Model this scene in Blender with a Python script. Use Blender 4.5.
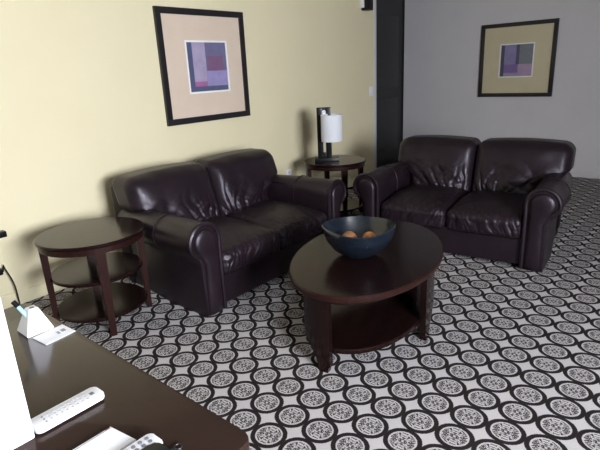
import bpy, bmesh, math, random
from mathutils import Vector, Matrix, noise
PI = math.pi
rnd = random.Random(7)
for o in list(bpy.data.objects): bpy.data.objects.remove(o)
sc = bpy.context.scene
col = sc.collection

# ------------------------------------------------------------------ camera
HC = 1.5
F_PX, PITCH, ROLL, YAW = 495.5786, 0.3007998, -0.0492789, -0.7108155
def setup_camera():
    cp, sp = math.cos(PITCH), math.sin(PITCH)
    F = Vector((math.sin(YAW)*cp, math.cos(YAW)*cp, -sp))
    R = F.cross(Vector((0, 0, 1))).normalized(); U = R.cross(F)
    c, s = math.cos(ROLL), math.sin(ROLL)
    R2 = c*R + s*U; U2 = -s*R + c*U
    m = Matrix(((R2.x, U2.x, -F.x, 0), (R2.y, U2.y, -F.y, 0), (R2.z, U2.z, -F.z, HC), (0, 0, 0, 1)))
    cd = bpy.data.cameras.new('camera'); co = bpy.data.objects.new('camera', cd); col.objects.link(co)
    co.matrix_world = m
    cd.sensor_width = 36; cd.lens = F_PX/600*36; cd.clip_start = 0.02
    sc.camera = co
setup_camera()

# ------------------------------------------------------------------ world, light, exposure
w = bpy.data.worlds.new('world'); sc.world = w; w.use_nodes = True
w.node_tree.nodes['Background'].inputs[0].default_value = (0.75, 0.85, 1, 1)
w.node_tree.nodes['Background'].inputs[1].default_value = 0.3
sc.view_settings.view_transform = 'Standard'; sc.view_settings.look = 'None'
sc.view_settings.gamma = 1; sc.view_settings.use_curve_mapping = False
sc.view_settings.exposure = 0.0
WIN_Y, WIN_Z, WIN_W, WIN_H, WIN_X = 0.3, 1.62, 1.8, 1.3, 2.9
def area(name, loc, target, sx, sy, power, color, spread=180):
    l = bpy.data.lights.new(name, 'AREA'); l.shape = 'RECTANGLE'; l.size = sx; l.size_y = sy
    l.energy = power; l.color = color; l.spread = math.radians(spread)
    o = bpy.data.objects.new(name, l); col.objects.link(o); o.location = loc
    d = (Vector(target)-Vector(loc)).normalized()
    o.rotation_euler = d.to_track_quat('-Z', 'Y').to_euler()
    return o
area('window_daylight', (WIN_X-0.04, WIN_Y, WIN_Z), (-3.6, WIN_Y+0.9, 0.0), WIN_W, WIN_H, 415, (0.88, 0.92, 1.0), 140)

# ------------------------------------------------------------------ materials
def mat(name, color, rough=0.5, metal=0.0, coat=0.0, spec=0.5, coat_rough=0.05):
    m = bpy.data.materials.new(name); m.use_nodes = True
    b = m.node_tree.nodes['Principled BSDF']
    b.inputs['Base Color'].default_value = (*color, 1)
    b.inputs['Roughness'].default_value = rough; b.inputs['Metallic'].default_value = metal
    b.inputs['Coat Weight'].default_value = coat; b.inputs['Coat Roughness'].default_value = coat_rough
    b.inputs['Specular IOR Level'].default_value = spec
    return m
def N(m, t, **kw):
    n = m.node_tree.nodes.new(t)
    for k, v in kw.items(): setattr(n, k, v)
    return n
def L(m, a, b): m.node_tree.links.new(a, b)
def vary(m, c1, c2, scale, stretch=(1, 1, 1), bump=0.0, bscale=None, detail=4, rough=None):
    b = m.node_tree.nodes['Principled BSDF']
    tc = N(m, 'ShaderNodeTexCoord'); mp = N(m, 'ShaderNodeMapping'); mp.inputs['Scale'].default_value = stretch
    L(m, tc.outputs['Object'], mp.inputs[0])
    nz = N(m, 'ShaderNodeTexNoise'); nz.inputs['Scale'].default_value = scale; nz.inputs['Detail'].default_value = detail
    L(m, mp.outputs[0], nz.inputs['Vector'])
    cr = N(m, 'ShaderNodeValToRGB'); cr.color_ramp.elements[0].color = (*c1, 1); cr.color_ramp.elements[1].color = (*c2, 1)
    cr.color_ramp.elements[0].position = 0.3; cr.color_ramp.elements[1].position = 0.7
    L(m, nz.outputs['Fac'], cr.inputs[0]); L(m, cr.outputs[0], b.inputs['Base Color'])
    if rough:
        mr = N(m, 'ShaderNodeMapRange'); mr.inputs['To Min'].default_value = rough[0]; mr.inputs['To Max'].default_value = rough[1]
        L(m, nz.outputs['Fac'], mr.inputs[0]); L(m, mr.outputs[0], b.inputs['Roughness'])
    if bump:
        n2 = N(m, 'ShaderNodeTexNoise'); n2.inputs['Scale'].default_value = bscale or scale*3; n2.inputs['Detail'].default_value = 3
        L(m, mp.outputs[0], n2.inputs['Vector'])
        bp = N(m, 'ShaderNodeBump'); bp.inputs['Strength'].default_value = bump; bp.inputs['Distance'].default_value = 0.01
        L(m, n2.outputs['Fac'], bp.inputs['Height']); L(m, bp.outputs[0], b.inputs['Normal'])
    return m
M = {}
M['cream'] = vary(mat('cream_wall_paint', (.7, .65, .47), .75, spec=.3), (.73, .655, .44), (.75, .675, .46), 2, bump=.08, bscale=160)
M['grey'] = vary(mat('grey_wall_paint', (.4, .39, .4), .8, spec=.3), (.61, .59, .60), (.64, .62, .63), 2, bump=.08, bscale=160)
M['taupe'] = vary(mat('taupe_wall_paint', (.25, .23, .2), .8), (.24, .22, .19), (.26, .24, .21), 2)
M['ceiling'] = vary(mat('ceiling_paint', (.75, .73, .68), .9), (.5, .48, .45), (.52, .5, .47), 3)
M['trim'] = vary(mat('white_trim', (.62, .61, .62), .5), (.6, .59, .6), (.64, .63, .64), 5)
M['base_cream'] = vary(mat('cream_baseboard', (.6, .56, .42), .6), (.70, .63, .42), (.72, .65, .44), 5)
M['base_grey'] = vary(mat('grey_baseboard', (.36, .35, .35), .6), (.58, .56, .57), (.61, .59, .60), 5)
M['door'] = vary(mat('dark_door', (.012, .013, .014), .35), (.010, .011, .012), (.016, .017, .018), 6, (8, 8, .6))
M['leather'] = vary(mat('dark_brown_leather', (.02, .012, .014), .36, spec=.38), (.0095, .0052, .0078), (.0135, .0075, .0108), 7, bump=.12, bscale=230, rough=(.33, .43))
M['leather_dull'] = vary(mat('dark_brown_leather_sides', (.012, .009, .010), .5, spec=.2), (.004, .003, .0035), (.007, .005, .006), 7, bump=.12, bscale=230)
M['wood'] = vary(mat('espresso_wood', (.02, .01, .008), .2, spec=.24), (.0075, .0032, .003), (.0105, .0042, .004), 5, (1, 4, 4), rough=(.15, .19), detail=1)
M['wood_red'] = vary(mat('cherry_edge_wood', (.05, .016, .012), .35, spec=.25), (.012, .0045, .004), (.021, .007, .0055), 5, (10, 10, 2))
M['desk'] = vary(mat('dark_brown_desk_veneer', (.045, .026, .02),   .3, spec=.2), (.024, .0135, .0105), (.027, .015, .0115), 1.5, (1, 3, 3), rough=(.15, .17), detail=0)
for k, t in (('wood', (1, .80, .74)), ('desk', (1, .78, .68)), ('wood_red', (1, .75, .7)), ('leather', (.95, .90, 1)), ('leather_dull', (.9, .84, 1))):
    M[k].node_tree.nodes['Principled BSDF'].inputs['Specular Tint'].default_value = (*t, 1)
M['foot'] = mat('black_foot', (.008, .008, .008), .4)
M['frame'] = vary(mat('black_picture_frame', (.012, .011, .013), .35), (.010, .009, .011), (.016, .014, .017), 12)
M['mat_pink'] = vary(mat('beige_mat_board', (.62, .5, .4), .35, coat=.5), (.67, .54, .43), (.70, .57, .46), 6)
M['mat_green'] = vary(mat('olive_mat_board', (.5, .45, .3), .35, coat=.5), (.55, .48, .32), (.58, .51, .35), 6)
M['bevel'] = mat('white_mat_bevel', (.85, .83, .8), .5)
M['black'] = mat('black_plastic', (.005, .005, .006), .35, spec=.3)
M['white'] = mat('white_plastic', (.82, .82, .84), .35)
M['paper'] = vary(mat('white_paper', (.86, .86, .88), .6), (.85, .85, .87), (.88, .88, .9), 30)
M['print'] = mat('grey_print', (.3, .3, .34), .6)
M['red'] = mat('red_print', (.5, .03, .03), .6)
M['button'] = mat('grey_buttons', (.16, .17, .2), .5)
M['pen'] = mat('pale_blue_plastic', (.35, .62, .68), .3)
M['chrome'] = mat('brushed_metal', (.6, .6, .6), .3, metal=1)
M['ball'] = vary(mat('orange_brown_wicker', (.45, .17, .05), .6), (.75, .32, .10), (.4, .14, .05), 60, bump=.5, bscale=90)
M['ball_b'] = vary(mat('banded_brown', (.3, .12, .05), .5), (.6, .26, .1), (.05, .02, .012), 14, (1, 1, 4), bump=.3, bscale=70)
M['bowl'] = vary(mat('blue_black_glaze', (.02, .035, .07), .3, coat=.4, coat_rough=.2), (.005, .0075, .012), (.010, .015, .024), 6, (1, 1, 3), rough=(.18, .28))
def shade_mat():
    m = mat('white_lamp_fabric', (.93, .94, .98), .8)
    b = m.node_tree.nodes['Principled BSDF']
    tr = N(m, 'ShaderNodeBsdfTranslucent'); tr.inputs[0].default_value = (.85, .87, .92, 1)
    mx = N(m, 'ShaderNodeMixShader'); mx.inputs[0].default_value = .35
    L(m, b.outputs[0], mx.inputs[1]); L(m, tr.outputs[0], mx.inputs[2])
    L(m, mx.outputs[0], m.node_tree.nodes['Material Output'].inputs[0])
    return m
M['shade'] = shade_mat()
def glass_mat():
    m = mat('window_glass', (1, 1, 1), .02); b = m.node_tree.nodes['Principled BSDF']
    b.inputs['Transmission Weight'].default_value = 1; return m
M['glass'] = glass_mat()

def carpet():
    m = mat('ring_medallion_carpet', (.3, .3, .3), .95, spec=.15)
    b = m.node_tree.nodes['Principled BSDF']
    geo = N(m, 'ShaderNodeNewGeometry'); sep = N(m, 'ShaderNodeSeparateXYZ'); L(m, geo.outputs['Position'], sep.inputs[0])
    def mt(op, a, b_=None, c=None, clamp=False):
        n = N(m, 'ShaderNodeMath', operation=op); n.use_clamp = clamp
        for i, v in enumerate((a, b_, c)):
            if v is None: continue
            if isinstance(v, (int, float)): n.inputs[i].default_value = v
            else: L(m, v, n.inputs[i])
        return n.outputs[0]
    SU, SV, OX, OY = .15935233, .15477558, -.98348288, 2.47535751
    nz0 = N(m, 'ShaderNodeTexNoise'); nz0.inputs['Scale'].default_value = 160; nz0.inputs['Detail'].default_value = 1
    L(m, geo.outputs['Position'], nz0.inputs['Vector'])
    wob = mt('MULTIPLY', mt('SUBTRACT', nz0.outputs['Fac'], .5), .035)
    def cell(v, o, s):
        u = mt('DIVIDE', mt('SUBTRACT', v, o-s*1000), s)
        return mt('SUBTRACT', mt('FRACT', mt('ADD', u, .5)), .5)
    px = cell(sep.outputs[0], OX, SU); py = cell(sep.outputs[1], OY, SV)
    r = mt('SQRT', mt('ADD', mt('MULTIPLY', px, px), mt('MULTIPLY', py, py)))
    rw = mt('ADD', r, wob)
    def smooth(v, a, c):
        n = N(m, 'ShaderNodeMapRange'); n.interpolation_type = 'SMOOTHSTEP'
        n.inputs['From Min'].default_value = a; n.inputs['From Max'].default_value = c
        L(m, v, n.inputs[0]); return n.outputs[0]
    inring = mt('MULTIPLY', smooth(rw, .372, .390), mt('SUBTRACT', 1, smooth(rw, .505, .525)))
    # medallion: mirrored warped noise
    cmb = N(m, 'ShaderNodeCombineXYZ'); L(m, mt('ABSOLUTE', mt('ADD', px, mt('MULTIPLY', py, .25))), cmb.inputs[0]); L(m, mt('ABSOLUTE', py), cmb.inputs[1])
    nz = N(m, 'ShaderNodeTexNoise'); nz.inputs['Scale'].default_value = 6.0; nz.inputs['Detail'].default_value = 1.2
    nz.inputs['Distortion'].default_value = 1.6
    L(m, cmb.outputs[0], nz.inputs['Vector'])
    band = mt('ABSOLUTE', mt('SUBTRACT', mt('FRACT', mt('MULTIPLY', nz.outputs['Fac'], 5.0)), .5))
    med = mt('SUBTRACT', 1, smooth(band, .24, .34))
    edge = mt('MULTIPLY', smooth(r, .325, .335), mt('SUBTRACT', 1, smooth(r, .345, .35)))
    med = mt('MULTIPLY', med, mt('SUBTRACT', 1, smooth(r, .335, .345)))
    dark = mt('MAXIMUM', inring, mt('MULTIPLY', med, .93))
    nf = N(m, 'ShaderNodeTexNoise'); nf.inputs['Scale'].default_value = 420; nf.inputs['Detail'].default_value = 2
    L(m, geo.outputs['Position'], nf.inputs['Vector'])
    li = N(m, 'ShaderNodeMix', data_type='RGBA'); L(m, smooth(nf.outputs['Fac'], .3, .7), li.inputs[0])
    li.inputs[6].default_value = (.43, .405, .40, 1); li.inputs[7].default_value = (.56, .53, .525, 1)
    dk = N(m, 'ShaderNodeMix', data_type='RGBA'); L(m, smooth(nf.outputs['Fac'], .3, .7), dk.inputs[0])
    dk.inputs[6].default_value = (.010, .008, .008, 1); dk.inputs[7].default_value = (.022, .017, .017, 1)
    mx = N(m, 'ShaderNodeMix', data_type='RGBA'); L(m, dark, mx.inputs[0]); L(m, li.outputs[2], mx.inputs[6]); L(m, dk.outputs[2], mx.inputs[7])
    L(m, mx.outputs[2], b.inputs['Base Color'])
    bp = N(m, 'ShaderNodeBump'); bp.inputs['Strength'].default_value = .5; bp.inputs['Distance'].default_value = .004
    L(m, nf.outputs['Fac'], bp.inputs['Height']); L(m, bp.outputs[0], b.inputs['Normal'])
    return m
M['carpet'] = carpet()

# ------------------------------------------------------------------ helpers
def link(name, bm, m, parent=None, smooth=True, angle=40):
    me = bpy.data.meshes.new(name)
    bmesh.ops.recalc_face_normals(bm, faces=bm.faces)
    bm.to_mesh(me); bm.free()
    for mm in (m if isinstance(m, (list, tuple)) else [m]): me.materials.append(mm)
    if smooth:
        for p in me.polygons: p.use_smooth = True
        if angle < 180: me.set_sharp_from_angle(angle=math.radians(angle))
    o = bpy.data.objects.new(name, me); col.objects.link(o)
    if parent: o.parent = parent
    return o
def thing(name, label, cat, loc=(0, 0, 0), rz=0, group=None):
    o = bpy.data.objects.new(name, None); col.objects.link(o); o.location = loc; o.rotation_euler = (0, 0, rz)
    o['label'] = label; o['category'] = cat
    if group: o['group'] = group
    return o
def tag(o, label, cat, group=None):
    o['label'] = label; o['category'] = cat
    if group: o['group'] = group
    return o
def struct(o): o['kind'] = 'structure'; return o
def copy_tree(o, parent=None):
    c = o.copy(); col.objects.link(c); c.parent = parent
    for ch in list(o.children): copy_tree(ch, c)
    return c
def bx(bm, x0, x1, y0, y1, z0, z1, bev=0.0, seg=2, mi=0):
    vs = [bm.verts.new((x, y, z)) for x in (x0, x1) for y in (y0, y1) for z in (z0, z1)]
    fs = [bm.faces.new([vs[i] for i in f]) for f in ((0, 1, 3, 2), (4, 6, 7, 5), (0, 4, 5, 1), (2, 3, 7, 6), (0, 2, 6, 4), (1, 5, 7, 3))]
    for f in fs: f.material_index = mi
    if bev:
        es = {e for f in fs for e in f.edges}
        bmesh.ops.bevel(bm, geom=list(es), offset=bev, segments=seg, profile=.6, affect='EDGES')
    return bm
def box(name, m, x0, x1, y0, y1, z0, z1, bev=0.0, parent=None, seg=2):
    return link(name, bx(bmesh.new(), x0, x1, y0, y1, z0, z1, bev, seg), m, parent)
def prism(bm, pts, a, b, axis='z', bev=0.0, seg=2):
    """closed outline pts (2D) extruded between a and b along axis"""
    def P(p, t): return (p[0], p[1], t) if axis == 'z' else (p[0], t, p[1]) if axis == 'y' else (t, p[0], p[1])
    lo = [bm.verts.new(P(p, a)) for p in pts]; hi = [bm.verts.new(P(p, b)) for p in pts]
    n = len(pts); f0 = bm.faces.new(lo); f1 = bm.faces.new(hi[::-1])
    for i in range(n): bm.faces.new((lo[i], lo[(i+1) % n], hi[(i+1) % n], hi[i]))
    if bev:
        es = list(f0.edges)+list(f1.edges)
        bmesh.ops.bevel(bm, geom=es, offset=bev, segments=seg, profile=.6, affect='EDGES')
    return bm
def lathe(bm, prof, n=48, center=(0, 0), sx=1, sy=1, rot=0):
    rings = []
    for r, z in prof:
        if r < 1e-5: rings.append([bm.verts.new((center[0], center[1], z))]); continue
        ring = []
        for k in range(n):
            a = 2*PI*k/n; x, y = r*sx*math.cos(a), r*sy*math.sin(a)
            ring.append(bm.verts.new((center[0]+x*math.cos(rot)-y*math.sin(rot), center[1]+x*math.sin(rot)+y*math.cos(rot), z)))
        rings.append(ring)
    for A, B in zip(rings, rings[1:]):
        for k in range(n):
            a0, a1 = A[k % len(A)], A[(k+1) % len(A)]; b0, b1 = B[k % len(B)], B[(k+1) % len(B)]
            f = []
            for v in (a0, a1, b1, b0):
                if v not in f: f.append(v)
            if len(f) > 2: bm.faces.new(f)
    return bm
def tube(bm, path, r, n=8, closed=False):
    path = [Vector(p) for p in path]; rings = []; up = None
    for i, p in enumerate(path):
        if closed: d = path[(i+1) % len(path)]-path[i-1]
        else: d = path[min(i+1, len(path)-1)]-path[max(i-1, 0)]
        d.normalize()
        if up is None: up = d.orthogonal().normalized()
        up = (up-d*up.dot(d)).normalized(); s = d.cross(up)
        rr = r[i] if isinstance(r, (list, tuple)) else r
        rings.append([bm.verts.new(p+rr*(math.cos(2*PI*k/n)*up+math.sin(2*PI*k/n)*s)) for k in range(n)])
    prs = list(zip(rings, rings[1:]))
    if closed: prs.append((rings[-1], rings[0]))
    for A, B in prs:
        for k in range(n): bm.faces.new((A[k], A[(k+1) % n], B[(k+1) % n], B[k]))
    if not closed: bm.faces.new(rings[0]); bm.faces.new(rings[-1][::-1])
    return bm
def rbox(hx, hy, hz, r, n, fn):
    """rounded box with n cells a side, deformed by fn(pos, normal) -> pos"""
    bm = bmesh.new(); vd = {}
    H = (hx, hy, hz)
    def vert(i, j, k):
        key = (i, j, k)
        if key in vd: return vd[key]
        p = Vector([H[a]*math.sin((key[a]/n*2-1)*PI/2*.86)/math.sin(PI/2*.86) for a in range(3)])
        rr = [min(r, h) for h in H]
        q = Vector([max(-H[a]+rr[a], min(H[a]-rr[a], p[a])) for a in range(3)])
        d = Vector([(p[a]-q[a])/rr[a] for a in range(3)])
        nn = d.normalized() if d.length > 0 else Vector((0, 0, 1))
        pos = Vector([q[a]+nn[a]*rr[a] for a in range(3)])
        vd[key] = bm.verts.new(fn(pos, nn)); return vd[key]
    for a in range(3):
        b, c = (a+1) % 3, (a+2) % 3
        for s in (0, n):
            for i in range(n):
                for j in range(n):
                    q = []
                    for di, dj in ((0, 0), (1, 0), (1, 1), (0, 1)):
                        key = [0, 0, 0]; key[a] = s; key[b] = i+di; key[c] = j+dj; q.append(vert(*key))
                    bm.faces.new(q if s else q[::-1])
    return bm
def nz(x, y, z): return noise.noise(Vector((x, y, z)))
def sstep(a, b, x):
    t = max(0, min(1, (x-a)/(b-a))); return t*t*(3-2*t)

# ------------------------------------------------------------------ the room
XL, YF, XR, YN, ZC = -3.669, 7.213, WIN_X, -2.6, 2.75
LEND = 5.975                                            # where the cream wall stops at the dark doorway
struct(box('floor', M['carpet'], XL-1.4, XR+.1, YN-.1, YF+.1, -.05, 0))
struct(box('ceiling', M['ceiling'], XL-1.4, XR+.1, YN-.1, YF+.1, ZC, ZC+.05))
struct(box('wall_left', M['cream'], XL-.12, XL, YN, LEND-.06, 0, ZC))
struct(box('wall_far', M['grey'], -3.93, XR, YF, YF+.1, 0, ZC))
struct(box('wall_near', M['taupe'], XL, XR, YN-.1, YN, 0, ZC))
def wall_right():
    bm = bmesh.new()
    y0, y1, z0, z1 = WIN_Y-WIN_W/2, WIN_Y+WIN_W/2, WIN_Z-WIN_H/2, WIN_Z+WIN_H/2
    bx(bm, XR, XR+.1, YN, y0, 0, ZC); bx(bm, XR, XR+.1, y1, YF, 0, ZC)
    bx(bm, XR, XR+.1, y0, y1, 0, z0); bx(bm, XR, XR+.1, y0, y1, z1, ZC)
    struct(link('wall_right', bm, M['taupe'], smooth=False))
    wn = bmesh.new()
    for a, b, c, d in ((y0, y1, z0, z0+.05), (y0, y1, z1-.05, z1), (y0, y0+.05, z0+.05, z1-.05), (y1-.05, y1, z0+.05, z1-.05), (WIN_Y-.02, WIN_Y+.02, z0+.05, z1-.05)):
        bx(wn, XR+.02, XR+.08, a, b, c, d)
    wo = struct(link('window_1', wn, M['trim'], smooth=False))
    box('glass_pane', M['glass'], XR+.045, XR+.05, y0+.05, y1-.05, z0+.05, z1-.05, parent=wo)
wall_right()
struct(box('trim_1', M['trim'], XL-.13, XL+.006, LEND-.06, LEND, 0, ZC, .004))
# the unlit opening between the two walls, closed by a dark door
def doorway():
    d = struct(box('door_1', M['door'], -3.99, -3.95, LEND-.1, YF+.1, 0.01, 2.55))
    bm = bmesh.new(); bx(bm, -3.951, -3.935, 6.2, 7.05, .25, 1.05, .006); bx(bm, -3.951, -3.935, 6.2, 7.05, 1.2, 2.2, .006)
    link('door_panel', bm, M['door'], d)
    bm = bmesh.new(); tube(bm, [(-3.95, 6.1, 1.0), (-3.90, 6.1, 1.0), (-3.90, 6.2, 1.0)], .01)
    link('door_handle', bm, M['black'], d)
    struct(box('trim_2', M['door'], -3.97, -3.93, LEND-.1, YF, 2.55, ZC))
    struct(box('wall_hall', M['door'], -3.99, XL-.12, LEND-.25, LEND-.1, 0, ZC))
doorway()
struct(box('baseboard_left', M['base_cream'], XL, XL+.012, YN, LEND-.06, 0, .10, .004))
struct(box('baseboard_far', M['base_grey'], -3.93, XR, YF-.012, YF, 0, .09, .004))

# ------------------------------------------------------------------ loveseats
def arm_profile(s, inset=0.0, cut=-62):
    cx, cz, r = .70, .515, .12-inset
    p = [(.58+inset, .008+inset*.2), (.58+inset, .25), (.58+inset, .40)]
    for k in range(0, 25):
        a = math.radians(180+(cut-180)*k/24); p.append((cx+r*math.cos(a), cz+r*math.sin(a)))
    p += [(.742-inset*.7, .37), (.738-inset*.5, .2), (.734-inset*.35, .008+inset*.2)]
    return [(s*x, z) for x, z in p]
def build_arm(s, root):
    y0, y1 = -.535, .36; bm = bmesh.new(); prof = arm_profile(s); ny = 30
    cxp = s*.66; czp = .45; rings = []
    for j in range(-3, ny+1):
        if j < 0:
            t = (j+3)/3; y = y0-.015*math.sin(t*PI/2)+0.0; y = y0+.0-.018*(1-0)*math.sin((1-t)*PI/2)*1.0; k = 1-.10*(1-math.sqrt(max(0, 1-(1-t)**2)))
        else: y = y0+(y1-y0)*j/ny; k = 1
        ring = []
        for (x, z) in prof:
            w = .006*nz(x*7, y*5+s*9, z*7) if z > .3 else 0
            # the upholstery rises towards the back
            lift = -.02*sstep(-.2, .36, y) if z > .42 else 0
            ring.append(bm.verts.new((cxp+(x-cxp)*k+s*w-s*(.05*sstep(-.25, .36, y) if s*x > .6 else 0), y, czp+(z-czp)*k+w+lift)))
        rings.append(ring)
    n = len(prof)
    for A, B in zip(rings, rings[1:]):
        for i in range(n): bm.faces.new((A[i], A[(i+1) % n], B[(i+1) % n], B[i]))
    bm.faces.new(rings[0]); bm.faces.new(rings[-1][::-1])
    arm = link('armrest', bm, M['leather'], root, angle=50)
    # stitched seam across the roll
    bm = bmesh.new()
    def ringpath(y, off): return [(s*(.70+(.12+off)*math.cos(a)), y, .515+(.12+off)*math.sin(a)) for a in [math.radians(180-10*k) for k in range(0, 24)]]
    tube(bm, [(s*(.58-.002), -.18, .42)]+ringpath(-.18, .001), .0035, 6)
    link('seam', bm, M['leather'], arm)
    # front facing panel, slightly domed, framed by thick piping
    bm = bmesh.new(); pf = arm_profile(s, .036, -40)
    c = Vector((s*.66, 0, .42)); prev = None
    for k, (sc_, y) in enumerate(((1, -.54), (1, -.558), (.93, -.568), (.75, -.575), (.45, -.579))):
        ring = [bm.verts.new((c.x+(x-c.x)*sc_, y, c.z+(z-c.z)*(1-(1-sc_)*.6))) for x, z in pf]
        if prev:
            for i in range(len(pf)): bm.faces.new((prev[i], prev[(i+1) % len(pf)], ring[(i+1) % len(pf)], ring[i]))
        prev = ring
    bm.faces.new(prev)
    link('front_panel', bm, M['leather'], arm, angle=60)
    bm = bmesh.new(); path = [(s*.590, -.552, .02+.049*k) for k in range(10)]
    for k in range(0, 31):
        a = math.radians(180-8.6*k); rr = .112-(.028*max(0, (k-22)/8))
        path.append((s*(.70+rr*math.cos(a)), -.552, .515+rr*math.sin(a)))
    tube(bm, path, .015, 8)
    link('piping', bm, M['leather'], arm)
    return arm
def wr(x, z, seed, f=1.0):
    """crease pattern: ridges"""
    v = 1-abs(nz(x*f, z*f, seed))*2.6
    return max(0, v)**2
def build_loveseat(root):
    bm = bmesh.new()
    bx(bm, -.60, .60, -.525, .42, .03, .25, .015, 3)
    base = link('base', bm, M['leather'], root)
    bm = rbox(.70, .10, .375, .06, 20, lambda p, n: Vector((p.x, p.y+.40+.05*(p.z+.3), p.z+.41)))
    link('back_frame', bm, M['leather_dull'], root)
    for s in (-1, 1): build_arm(s, root)
    for i, s in enumerate((-1, 1)):                                    # seat cushions
        def seat(p, n, s=s):
            x, y, z = p
            u = x/.288; v = y/.36
            top = max(0, n.z); front = max(0, -n.y)
            bul = .055*(1-abs(u)**3)*(1-abs(max(-1, min(1, v)))**3) if z > 0 else 0
            fb = .020*(1-u*u)
            d = 0
            m_top = sstep(-.05, -.33, y)*top
            d += -.009*wr(x*24+z*9*s+s*4+.6*nz(x*9, z*14, y*9), y*4+z*5, 3.1+s)*(front+.45*m_top)
            d += .0025*nz(x*60+s, z*12+y*9, 1.7)*(front+.3*m_top) + .008*nz(x*7+s*5, z*5, 9.)*front
            d += .004*nz(x*6+s*3, y*6, 5.)*top
            # puckered towards the seam in the middle
            e = sstep(.16, .288, abs(x)); d += .006*e*nz(x*8, y*34, z*34)*(top+front)
            return Vector((s*.289+x, -.20+y-front*fb+n.y*d, .330-.02*sstep(0, -.36, y)+z+bul*.8+n.z*d))
        link('seat_cushion', rbox(.288, .36, .085, .05, 84, seat), M['leather'], root, angle=180)
    for i, s in enumerate((-1, 1)):                                    # back cushions
        def back(p, n, s=s):
            x, y, z = p                                             # half sizes .33,.12,.24
            u = x/.33; h = (z+.24)/.48
            xo = s*u                                              # +1 towards the arm
            wide = .575+((.765 if s > 0 else .735)-.575)*sstep(.28, .62, h)
            xx = s*(.004+(wide-.004)*(xo+1)/2)
            front = max(0, -n.y)
            bul = .055*(1-u**4)*(1-(2*h-1)**4)*front
            tilt = .16*h
            d = 0
            low = sstep(.85, .15, h)
            fan = math.atan2(xx-s*.12, h*.5+.15)
            d += -.022*wr(fan*3.2+s*2+.4*nz(xx*5, h*5, 1.), h*1.2+xo*.6, 7.7+s*2)*front*low - .007*wr(fan*9+nz(xx*6, h*4, s), h*3, 3.3+s)*front*low
            d += -.006*wr(xx*13+h*8*s, h*3, 2.2+s)*front*low
            d += .011*nz(xx*7, h*5, 4.+s)*front
            zz = .585+z*1.04
            zz += .02*(1-u*u)*sstep(.7, 1, h) - .012*sstep(.75, 1, xo)*sstep(.6, 1, h)
            return Vector((xx, .165+y*(1+.15*h)+tilt-bul+n.y*d, zz+n.z*d))
        link('back_cushion', rbox(.33, .115, .24, .06, 84, back), M['leather'], root, angle=180)
    for x in (-.66, .66):
        for y in (-.47, .42):
            bm = bmesh.new(); lathe(bm, [(0, 0), (.026, 0), (.034, .05), (0, .05)], 16, (x, y)); link('foot', bm, M['foot'], root)
s1 = thing('loveseat', 'dark brown leather loveseat against the cream wall, under the picture with the pinkish mat', 'sofa', (-2.907, 2.52, 0), PI/2, 'dark leather loveseats')
build_loveseat(s1)
s2 = copy_tree(s1); s2.location = (-1.63, 4.155, 0); s2.rotation_euler = (0, 0, math.radians(5))
s2['label'] = 'dark brown leather loveseat standing free in front of the grey wall, right of the lamp'

# ------------------------------------------------------------------ round end tables
def leg_board(bm, cx, cy, ang, w0, w1, t, z0, z1):
    """tapered board leg, wide across the radius direction; ang = radial direction"""
    er = Vector((math.cos(ang), math.sin(ang), 0)); et = Vector((-er.y, er.x, 0)); c = Vector((cx, cy, 0)); vs = []
    for z, w, tt in ((z0, w1, t*.7), (z1, w0, t)):
        for a, b in ((-1, -1), (1, -1), (1, 1), (-1, 1)): vs.append(bm.verts.new(c+er*a*tt/2+et*b*w/2+Vector((0, 0, z))))
    fs = [bm.faces.new(vs[0:4]), bm.faces.new(vs[4:8][::-1])]+[bm.faces.new((vs[i], vs[(i+1) % 4], vs[4+(i+1) % 4], vs[4+i])) for i in range(4)]
    bmesh.ops.bevel(bm, geom=list({e for f in fs for e in f.edges}), offset=.003, segments=2, affect='EDGES')
def build_end_table(root, a0):
    R_ = .325
    bm = bmesh.new(); lathe(bm, [(0, .575), (R_-.012, .575), (R_-.003, .579), (R_, .587), (R_-.001, .594), (R_-.007, .6), (0, .6)], 72)
    link('tabletop', bm, M['wood'], root, angle=30)
    bm = bmesh.new(); lathe(bm, [(R_-.035, .54), (R_-.015, .54), (R_-.015, .575), (R_-.035, .575), (R_-.035, .54)], 72)
    link('apron', bm, M['wood_red'], root, angle=30)
    for z in (.335, .10):
        r = R_-.045; bm = bmesh.new(); lathe(bm, [(0, z), (r-.006, z), (r, z+.005), (r, z+.017), (r-.006, z+.022), (0, z+.022)], 72)
        link('shelf', bm, M['wood'], root, angle=30)
    for k in range(4):
        a = a0+k*PI/2; bm = bmesh.new(); leg_board(bm, (R_-.038)*math.cos(a), (R_-.038)*math.sin(a), a, .062, .036, .045, 0, .57)
        link('leg', bm, M['wood_red'], root)
t1 = thing('end_table', 'round dark wood end table with an empty top, at the left end of a loveseat', 'side table', (-2.95, 1.405, 0), 0, 'round end tables')
build_end_table(t1, math.radians(-20))
t2 = copy_tree(t1); t2.location = (-3.05, 4.15, 0); t2.rotation_euler = (0, 0, math.radians(-15))
t2['label'] = 'round dark wood end table in the corner between the two loveseats, carrying the lamp'

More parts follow.
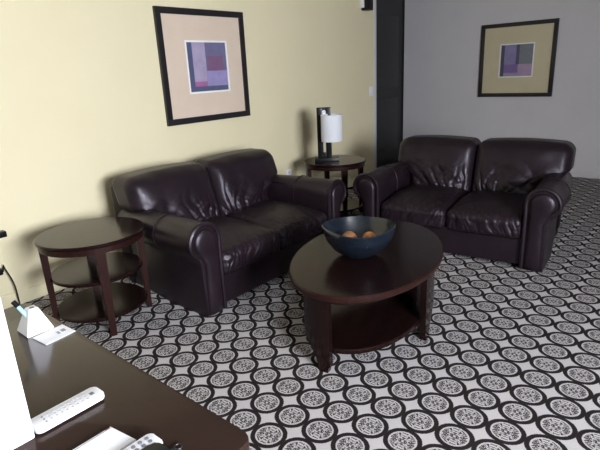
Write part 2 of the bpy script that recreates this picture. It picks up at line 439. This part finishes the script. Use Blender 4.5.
# ------------------------------------------------------------------ oval coffee table
CT = (-1.50, 2.355); CA = math.radians(-75.6); CZ = .46
ct = thing('coffee_table', 'oval dark cherry coffee table with a lower shelf, in front of both loveseats', 'coffee table', (CT[0], CT[1], 0), CA)
def coffee():
    a_, b_ = .655, .42
    def ell(prof, dr=0):
        bm = bmesh.new(); rings = []
        for k, (d, z) in enumerate(prof):
            if d is None: rings.append([bm.verts.new((0, 0, z))]); continue
            rings.append([bm.verts.new(((a_+d)*math.cos(2*PI*i/96), (b_+d)*math.sin(2*PI*i/96), z)) for i in range(96)])
        for A, B in zip(rings, rings[1:]):
            for i in range(96):
                f = []
                for v in (A[i % len(A)], A[(i+1) % len(A)], B[(i+1) % len(B)], B[i % len(B)]):
                    if v not in f: f.append(v)
                bm.faces.new(f)
        return bm
    link('tabletop', ell([(None, CZ-.035), (-.02, CZ-.035), (-.008, CZ-.03), (-.006, CZ-.006), (-.010, CZ), (None, CZ)]), M['wood'], ct, angle=30)
    link('edge_band', ell([(-.012, CZ-.034), (-.002, CZ-.032), (0, CZ-.02), (-.001, CZ-.008), (-.008, CZ-.001), (-.014, CZ-.001)]), M['wood_red'], ct, angle=30)
    link('apron', ell([(-.10, CZ-.07), (-.06, CZ-.07), (-.06, CZ-.035), (-.10, CZ-.035), (-.10, CZ-.07)]), M['wood'], ct, angle=30)
    link('shelf', ell([(None, .10), (-.085, .10), (-.075, .105), (-.075, .125), (-.08, .13), (None, .13)]), M['wood'], ct, angle=30)
    def curved_leg(th0, sgn):
        # board bent along the oval, wide under the top and cut back to a narrow foot
        bm = bmesh.new(); cols = []; ea, eb = a_-.055, b_-.055
        ts = [-.125, -.115, -.09, -.06, -.035, -.026, -.01, .005, .02, .026, .034, .04]
        for t in ts:
            th = th0+sgn*t/math.hypot(ea*math.sin(th0), eb*math.cos(th0))
            n = Vector((math.cos(th)/ea, math.sin(th)/eb, 0)).normalized(); c = Vector((ea*math.cos(th), eb*math.sin(th), 0))
            zb = 0 if -.03 < t < .03 else (.035 if t > 0 else .05+.11*min(1, (-.03-t)/.085)**.8)
            cols.append([[bm.verts.new(c+n*o+Vector((0, 0, z))) for z in (zb, CZ-.03)] for o in (-.018, .018)])
        for A, B in zip(cols, cols[1:]):
            bm.faces.new((A[1][0], B[1][0], B[1][1], A[1][1])); bm.faces.new((A[0][1], B[0][1], B[0][0], A[0][0]))
            bm.faces.new((A[0][0], B[0][0], B[1][0], A[1][0])); bm.faces.new((A[1][1], B[1][1], B[0][1], A[0][1]))
        for A in (cols[0], cols[-1]): bm.faces.new((A[0][0], A[1][0], A[1][1], A[0][1]))
        link('leg', bm, M['wood'], ct, angle=35)
    for th, sg in ((-.13, 1), (1.42, -1), (PI-.13, 1), (PI+1.42, -1)): curved_leg(th, sg)
coffee()

# bowl with decorative balls
BC = (-1.52, 2.28)
def bowl():
    bm = bmesh.new(); n = 72
    S_ = 1.1; prof = [(0, 0), (.075, 0), (.085, .006), (.132, .034), (.168, .077), (.184, .12), (.188, .142), (.182, .146), (.175, .128), (.158, .085), (.122, .042), (.07, .02), (0, .016)]
    rings = []; prof = [(r*S_, z*1.22) for r, z in prof]
    for r, z in prof:
        if r == 0: rings.append([bm.verts.new((0, 0, z))]); continue
        ring = []
        for k in range(n):
            a = 2*PI*k/n; q = z/.178
            rr = r*(1+q*(.028*math.cos(4*(a-.64))+.02*math.cos(2*a+.3)))
            zz = z+.007*q*q*math.cos(2*(a-.70))
            ring.append(bm.verts.new((rr*math.cos(a), rr*math.sin(a), zz)))
        rings.append(ring)
    for A, B in zip(rings, rings[1:]):
        for k in range(n):
            f = []
            for v in (A[k % len(A)], A[(k+1) % len(A)], B[(k+1) % len(B)], B[k % len(B)]):
                if v not in f: f.append(v)
            bm.faces.new(f)
    o = link('bowl', bm, M['bowl'], angle=60); o.location = (BC[0], BC[1], CZ)
    tag(o, 'dark blue glazed bowl with a wavy rim on the oval coffee table', 'bowl')
bowl()
for (x, y, z, r, mk, lb) in ((-.045, -.03, .094, .046, 'ball_b', 'brown ball with dark bands in the blue bowl, the left one'),
                        (.048, .042, .092, .042, 'ball', 'plain orange-brown ball in the blue bowl, the right one')):
    bm = bmesh.new(); bmesh.ops.create_icosphere(bm, subdivisions=4, radius=r)
    for v in bm.verts: v.co += v.co.normalized()*.002*nz(v.co.x*60, v.co.y*60, v.co.z*60)
    o = link('decorative_ball', bm, M[mk], angle=180); o.location = (BC[0]+x, BC[1]+y, CZ+z)
    tag(o, lb, 'ball', 'decorative balls in the bowl')

# ------------------------------------------------------------------ table lamp
lamp = thing('table_lamp', 'table lamp with black slotted upright and white drum shade on the corner end table', 'lamp', (-3.09, 4.07, .6), math.radians(37))
def build_lamp():
    box('base', M['black'], -.125, .125, -.07, .07, 0, .035, .004, lamp)
    bm = bmesh.new()
    for x0, x1, z0, z1 in ((-.072, -.013, .035, .54), (.013, .072, .035, .54), (-.013, .013, .49, .54), (-.013, .013, .035, .085)): bx(bm, x0-.02, x1-.02, .0, .04, z0, z1, .0015)
    link('upright', bm, M['black'], lamp)
    bm = bmesh.new(); lathe(bm, [(.102, .215), (.105, .215), (.105, .475), (.102, .475), (.102, .215)], 48, (.055, -.095))
    link('lamp_shade', bm, M['shade'], lamp, angle=30)
    bm = bmesh.new(); tube(bm, [(-.02, .02, .46), (-.02, -.03, .46), (.02, -.07, .45), (.055, -.095, .43)], .008); lathe(bm, [(0, .40), (.02, .40), (.02, .44), (0, .44)], 16, (.055, -.095))
    link('socket_arm', bm, M['chrome'], lamp)
    bm = bmesh.new(); lathe(bm, [(0, .295), (.02, .30), (.03, .33), (.026, .365), (.014, .40), (0, .40)], 20, (.055, -.095)); link('light_bulb', bm, M['white'], lamp)
    bm = bmesh.new(); lathe(bm, [(0, .475), (.022, .475), (.022, .50), (.012, .515), (0, .515)], 20, (-.02, -.008)); link('switch_knob', bm, M['white'], lamp)
build_lamp()

# ------------------------------------------------------------------ pictures
def picture(root, W, Hh, fw, mm, win, blocks):
    """local frame: x right, z up, front towards -y, origin at lower left of the outer frame on the wall"""
    bm = bmesh.new(); t = .03
    def ringf(bm, x0, x1, z0, z1, w, yb, yf):
        for a, b, c, d in ((x0, x1, z0, z0+w), (x0, x1, z1-w, z1), (x0, x0+w, z0+w, z1-w), (x1-w, x1, z0+w, z1-w)): bx(bm, a, b, yf, yb, c, d, .0015)
    ringf(bm, 0, W, 0, Hh, fw, -.001, -t); link('frame', bm, M['frame'], root)
    x0, x1, z0, z1 = win; bm = bmesh.new()
    for a, b, c, d in ((fw, W-fw, fw, z0), (fw, W-fw, z1, Hh-fw), (fw, x0, z0, z1), (x1, W-fw, z0, z1)): bx(bm, a, b, -.014, -.002, c, d)
    link('mat_board', bm, mm, root, smooth=False)
    bm = bmesh.new(); ringf(bm, x0-.012, x1+.012, z0-.012, z1+.012, .016, -.006, -.016); link('mat_bevel', bm, M['bevel'], root)
    mats = []; bm = bmesh.new(); yy = -.008
    for i, (a, b, c, d, colr) in enumerate(blocks):
        mats.append(vary(mat('art_colour', colr, .35, coat=.4), tuple(v*.9 for v in colr), tuple(min(1, v*1.08) for v in colr), 14))
        X0, X1, Z0, Z1 = x0+(x1-x0)*a, x0+(x1-x0)*b, z0+(z1-z0)*c, z0+(z1-z0)*d
        bx(bm, X0, X1, -.0065-.0004*i, -.003, Z0, Z1, 0, 2, i)
    link('art_print', bm, mats, root, smooth=False)
p1 = thing('framed_picture', 'black framed abstract print with a pinkish beige mat hanging on the cream wall', 'picture', (XL, 2.573, 1.10), PI/2, 'framed abstract prints')
picture(p1, .98, .955, .052, M['mat_pink'], (.285, .742, .262, .688),
        [(0, 1, 0, 1, (.38, .32, .46)), (0, .14, 0, 1, (.09, .10, .19)), (.14, 1, 0, .11, (.09, .10, .19)), (.46, 1, .42, 1, (.15, .14, .25)),
         (.5, .9, .42, .72, (.19, .10, .19)), (.14, .45, .11, .21, (.36, .13, .30)), (.45, 1, .11, .42, (.29, .25, .46))])
p2 = thing('framed_picture', 'black framed abstract print with an olive cream mat hanging on the grey wall', 'picture', (-2.738, YF, 1.03), 0, 'framed abstract prints')
picture(p2, .968, .948, .05, M['mat_green'], (.275, .695, .265, .675),
        [(0, 1, 0, 1, (.30, .24, .40)), (0, .12, 0, 1, (.05, .055, .10)), (.12, .5, .38, 1, (.22, .19, .38)), (.5, 1, .38, 1, (.15, .17, .22)), (.48, .58, .38, 1, (.06, .06, .12)),
         (.12, .55, .12, .38, (.17, .10, .30)), (.58, 1, .04, .38, (.38, .25, .42))])

# ------------------------------------------------------------------ small wall things
def plate(name, y0, y1, z0, z1, label, cat):
    r = thing(name, label, cat, (XL, (y0+y1)/2, (z0+z1)/2)); w, h = (y1-y0)/2, (z1-z0)/2
    box('wall_plate', M['white'], 0.0005, .007, -w, w, -h, h, .002, r); return r
sw = plate('light_switch', 5.80, 5.885, 1.135, 1.26, 'white light switch on the cream wall beside the dark doorway', 'light switch')
box('toggle', M['white'], .007, .016, -.012, .012, -.022, .022, .002, sw)
ol = plate('wall_outlet', 4.07, 4.15, .335, .45, 'white outlet plate low on the cream wall above the far armrest', 'outlet')
for z in (-.026, .026): box('socket', M['trim'], .007, .0085, -.017, .017, z-.014, z+.014, .0005, ol)
al = thing('wall_speaker', 'small black and white box high on the cream wall beside the doorway', 'speaker', (XL, 5.67, 2.2))
box('bracket', M['white'], .0005, .05, -.07, -.045, .01, .16, .003, al)
box('body', M['black'], .0005, .10, -.045, .08, -.02, .12, .01, al); box('upper_body', M['black'], .0005, .09, -.06, .05, .12, .26, .008, al)
# chargers and cord by the desk
pg = thing('wall_charger', 'black charger plugged in low on the cream wall left of the empty end table', 'charger', (XL, 1.10, .54))
box('body', M['black'], 0.0005, .06, -.03, .045, -.02, .02, .006, pg)
pg2 = thing('power_plug', 'black plug with a thin cord at the cream wall, below the charger', 'plug', (XL, 1.065, .28))
box('body', M['black'], .0005, .03, -.015, .012, -.022, .022, .005, pg2)
bm = bmesh.new(); pts = []
for k in range(25):
    t = k/24; pts.append((.035+.02*math.sin(t*PI), .01+.035*math.sin(min(1, t*1.6)*PI/2)+.02*t, .06-.33*t if t > .1 else .6*t))
tube(bm, pts, .005, 8); link('cord', bm, M['black'], pg2)

# ------------------------------------------------------------------ desk and what lies on it
DZ = .75
desk = thing('desk', 'dark brown wooden desk with rounded front corner in the near left foreground', 'desk', (-1.245, .26, 0))
def build_desk():
    x0, x1, y0, y1 = -.59, .573, -.36, .335; pts = []
    r = .03
    for cx, cy, a0 in ((x1-r, y1-r, 0), (x0+r, y1-r, 90), (x0+r, y0+r, 180), (x1-r, y0+r, 270)):
        for k in range(7): a = math.radians(a0+15*k); pts.append((cx+r*math.cos(a), cy+r*math.sin(a)))
    bm = bmesh.new(); prism(bm, pts, DZ-.035, DZ, bev=.004); link('desktop', bm, M['desk'], desk)
    for y in (y0+.03, y1-.05): pass
    box('side_panel', M['desk'], x0+.02, x0+.05, y0+.03, y1-.03, 0, DZ-.035, .003, desk)
    box('side_panel', M['desk'], x1-.05, x1-.02, y0+.03, y1-.03, 0, DZ-.035, .003, desk)
    box('modesty_panel', M['desk'], x0+.05, x1-.05, y1-.07, y1-.05, 0, DZ-.035, .003, desk)
build_desk()
wb = thing('white_cabinet', 'blown-out white upright box on the desk at the far left edge of the photo', 'box', (-1.262, .065, DZ))
box('body', M['white'], -.20, .20, -.24, .235, 0, .39, .006, wb); box('front_door', M['white'], -.19, .19, -.255, -.24, .02, .37, .004, wb)

def quad_prism(bm, q, z0, z1): return prism(bm, q, z0, z1)
# pyramid pen stand
ps = thing('pen_stand', 'white pyramid-shaped pen stand on the far end of the desk', 'pen holder', (-1.589, .522, DZ))
def build_stand():
    bm = bmesh.new(); h = .078
    b = [(-.042, -.042), (.042, -.042), (.042, .042), (-.042, .042)]; t = [(-.012, -.014), (.020, -.014), (.020, .014), (-.012, .014)]
    lo = [bm.verts.new((x, y, 0)) for x, y in b]; hi = [bm.verts.new((x, y, h)) for x, y in t]
    bm.faces.new(lo[::-1]); bm.faces.new(hi)
    for i in range(4): bm.faces.new((lo[i], lo[(i+1) % 4], hi[(i+1) % 4], hi[i]))
    bmesh.ops.bevel(bm, geom=bm.edges[:], offset=.002, segments=2, affect='EDGES')
    link('stand_body', bm, M['white'], ps)
    bm = bmesh.new(); lathe(bm, [(0, h), (.007, h), (.007, h+.0015), (0, h+.0015)], 20, (.008, 0)); link('pen_hole', bm, M['button'], ps)
    bm = bmesh.new()
    for z in (.02, .03, .04, .05): bx(bm, -.02, .02, -.040+.36*z-.0005, -.038+.36*z, z-.002, z+.002)
    link('printed_lines', bm, M['print'], ps)
build_stand()
pen = thing('pen', 'pale blue pen with a black cap sticking out of the white pyramid stand', 'pen')
def build_pen():
    a = Vector((-1.572, .510, .790)); b = Vector((-1.622, .487, .852)); c = a.lerp(b, .72)
    bm = bmesh.new(); tube(bm, [a, c], .0065, 12); link('barrel', bm, M['pen'], pen)
    bm = bmesh.new(); tube(bm, [c, b], .0078, 12); link('cap', bm, M['black'], pen)
build_pen()
def flat(name, mats, q, z0, z1, parent=None):
    bm = bmesh.new(); prism(bm, q, z0, z1); return link(name, bm, mats, parent, smooth=False)
cd = thing('paper_card', 'small white card lying beside the pyramid pen stand at the desk edge', 'card')
flat('card', M['paper'], [(-1.535, .490), (-1.455, .497), (-1.466, .593), (-1.545, .588)], DZ, DZ+.0015, cd)
bm = bmesh.new(); bx(bm, -1.515, -1.495, .565, .578, DZ+.0015, DZ+.0018); bx(bm, -1.51, -1.49, .55, .558, DZ+.0015, DZ+.0018); link('printed_mark', bm, M['print'], cd)

def rounded_slab(name, m, L_, W_, z0, z1, r, parent):
    pts = []
    for cx, cy, a0 in ((L_/2-r, W_/2-r, 0), (-L_/2+r, W_/2-r, 90), (-L_/2+r, -W_/2+r, 180), (L_/2-r, -W_/2+r, 270)):
        for k in range(9): a = math.radians(a0+11.25*k); pts.append((cx+r*math.cos(a), cy+r*math.sin(a)))
    bm = bmesh.new(); prism(bm, pts, z0, z1, bev=.003); return link(name, bm, m, parent)
# long white remote: runs along +y
rm = thing('remote_control', 'long slim white remote control in the middle of the desk beside the white box', 'remote', (-1.086, .3865, DZ), math.radians(91), 'remote controls')
rounded_slab('body', M['white'], .165, .053, .005, .018, .010, rm)
for i in range(9):
    for j in range(3):
        bm = bmesh.new(); lathe(bm, [(0, .018), (.0022, .018), (.0022, .0188), (0, .0188)], 10, (.045-.0125*i, (j-1)*.012)); link('button', bm, M['button'] if i > 7 else mat('pale_button', (.5, .5, .54), .5), rm)
box('display_mark', M['button'], .056, .066, -.006, .006, .018, .0186, 0, rm)
# booklet
bk = thing('paper_booklet', 'white folded booklet with a red corner mark at the bottom edge of the desk', 'booklet')
flat('pages', M['paper'], [(-.95, .24), (-.86, .24), (-.868, .430), (-.952, .418)], DZ, DZ+.006, bk)
flat('cover', M['paper'], [(-.94, .24), (-.862, .24), (-.868, .428), (-.945, .417)], DZ+.0065, DZ+.008, bk)
flat('spine_line', M['print'], [(-.9425, .24), (-.940, .24), (-.9445, .417), (-.9465, .417)], DZ+.0062, DZ+.0082, bk)
flat('red_mark', M['red'], [(-.952, .404), (-.944, .405), (-.943, .416), (-.951, .415)], DZ+.006, DZ+.0066, bk)
# second remote with round grey buttons
r2 = thing('remote_control', 'short white remote with big round grey buttons, beside the folded booklet on the desk', 'remote', (-.822, .375, DZ), math.radians(90), 'remote controls')
rounded_slab('body', M['white'], .16, .05, .003, .02, .009, r2)
for i in range(6):
    for j in range(3):
        if (i, j) == (5, 1): continue
        bm = bmesh.new(); lathe(bm, [(0, .02), (.0045, .02), (.0045, .0215), (0, .0215)], 14, (.062-.016*i, (j-1)*.014)); link('button', bm, M['button'], r2)
# black pouch with ring
pc = thing('black_case', 'black case with a small dark ring at the bottom edge of the desk', 'case', (-.772, .415, DZ))
rounded_slab('body', M['black'], .085, .066, 0, .022, .022, pc)
bm = bmesh.new(); tube(bm, [(-.006+.008*math.cos(2*PI*k/20), .059+.008*math.sin(2*PI*k/20), .004) for k in range(20)], .0016, 6, True)
link('ring', bm, M['frame'], pc)
bm = bmesh.new(); tube(bm, [(-.006, .02, .01), (-.007, .038, .008), (-.006, .052, .004)], .003, 8); link('strap', bm, M['black'], pc)
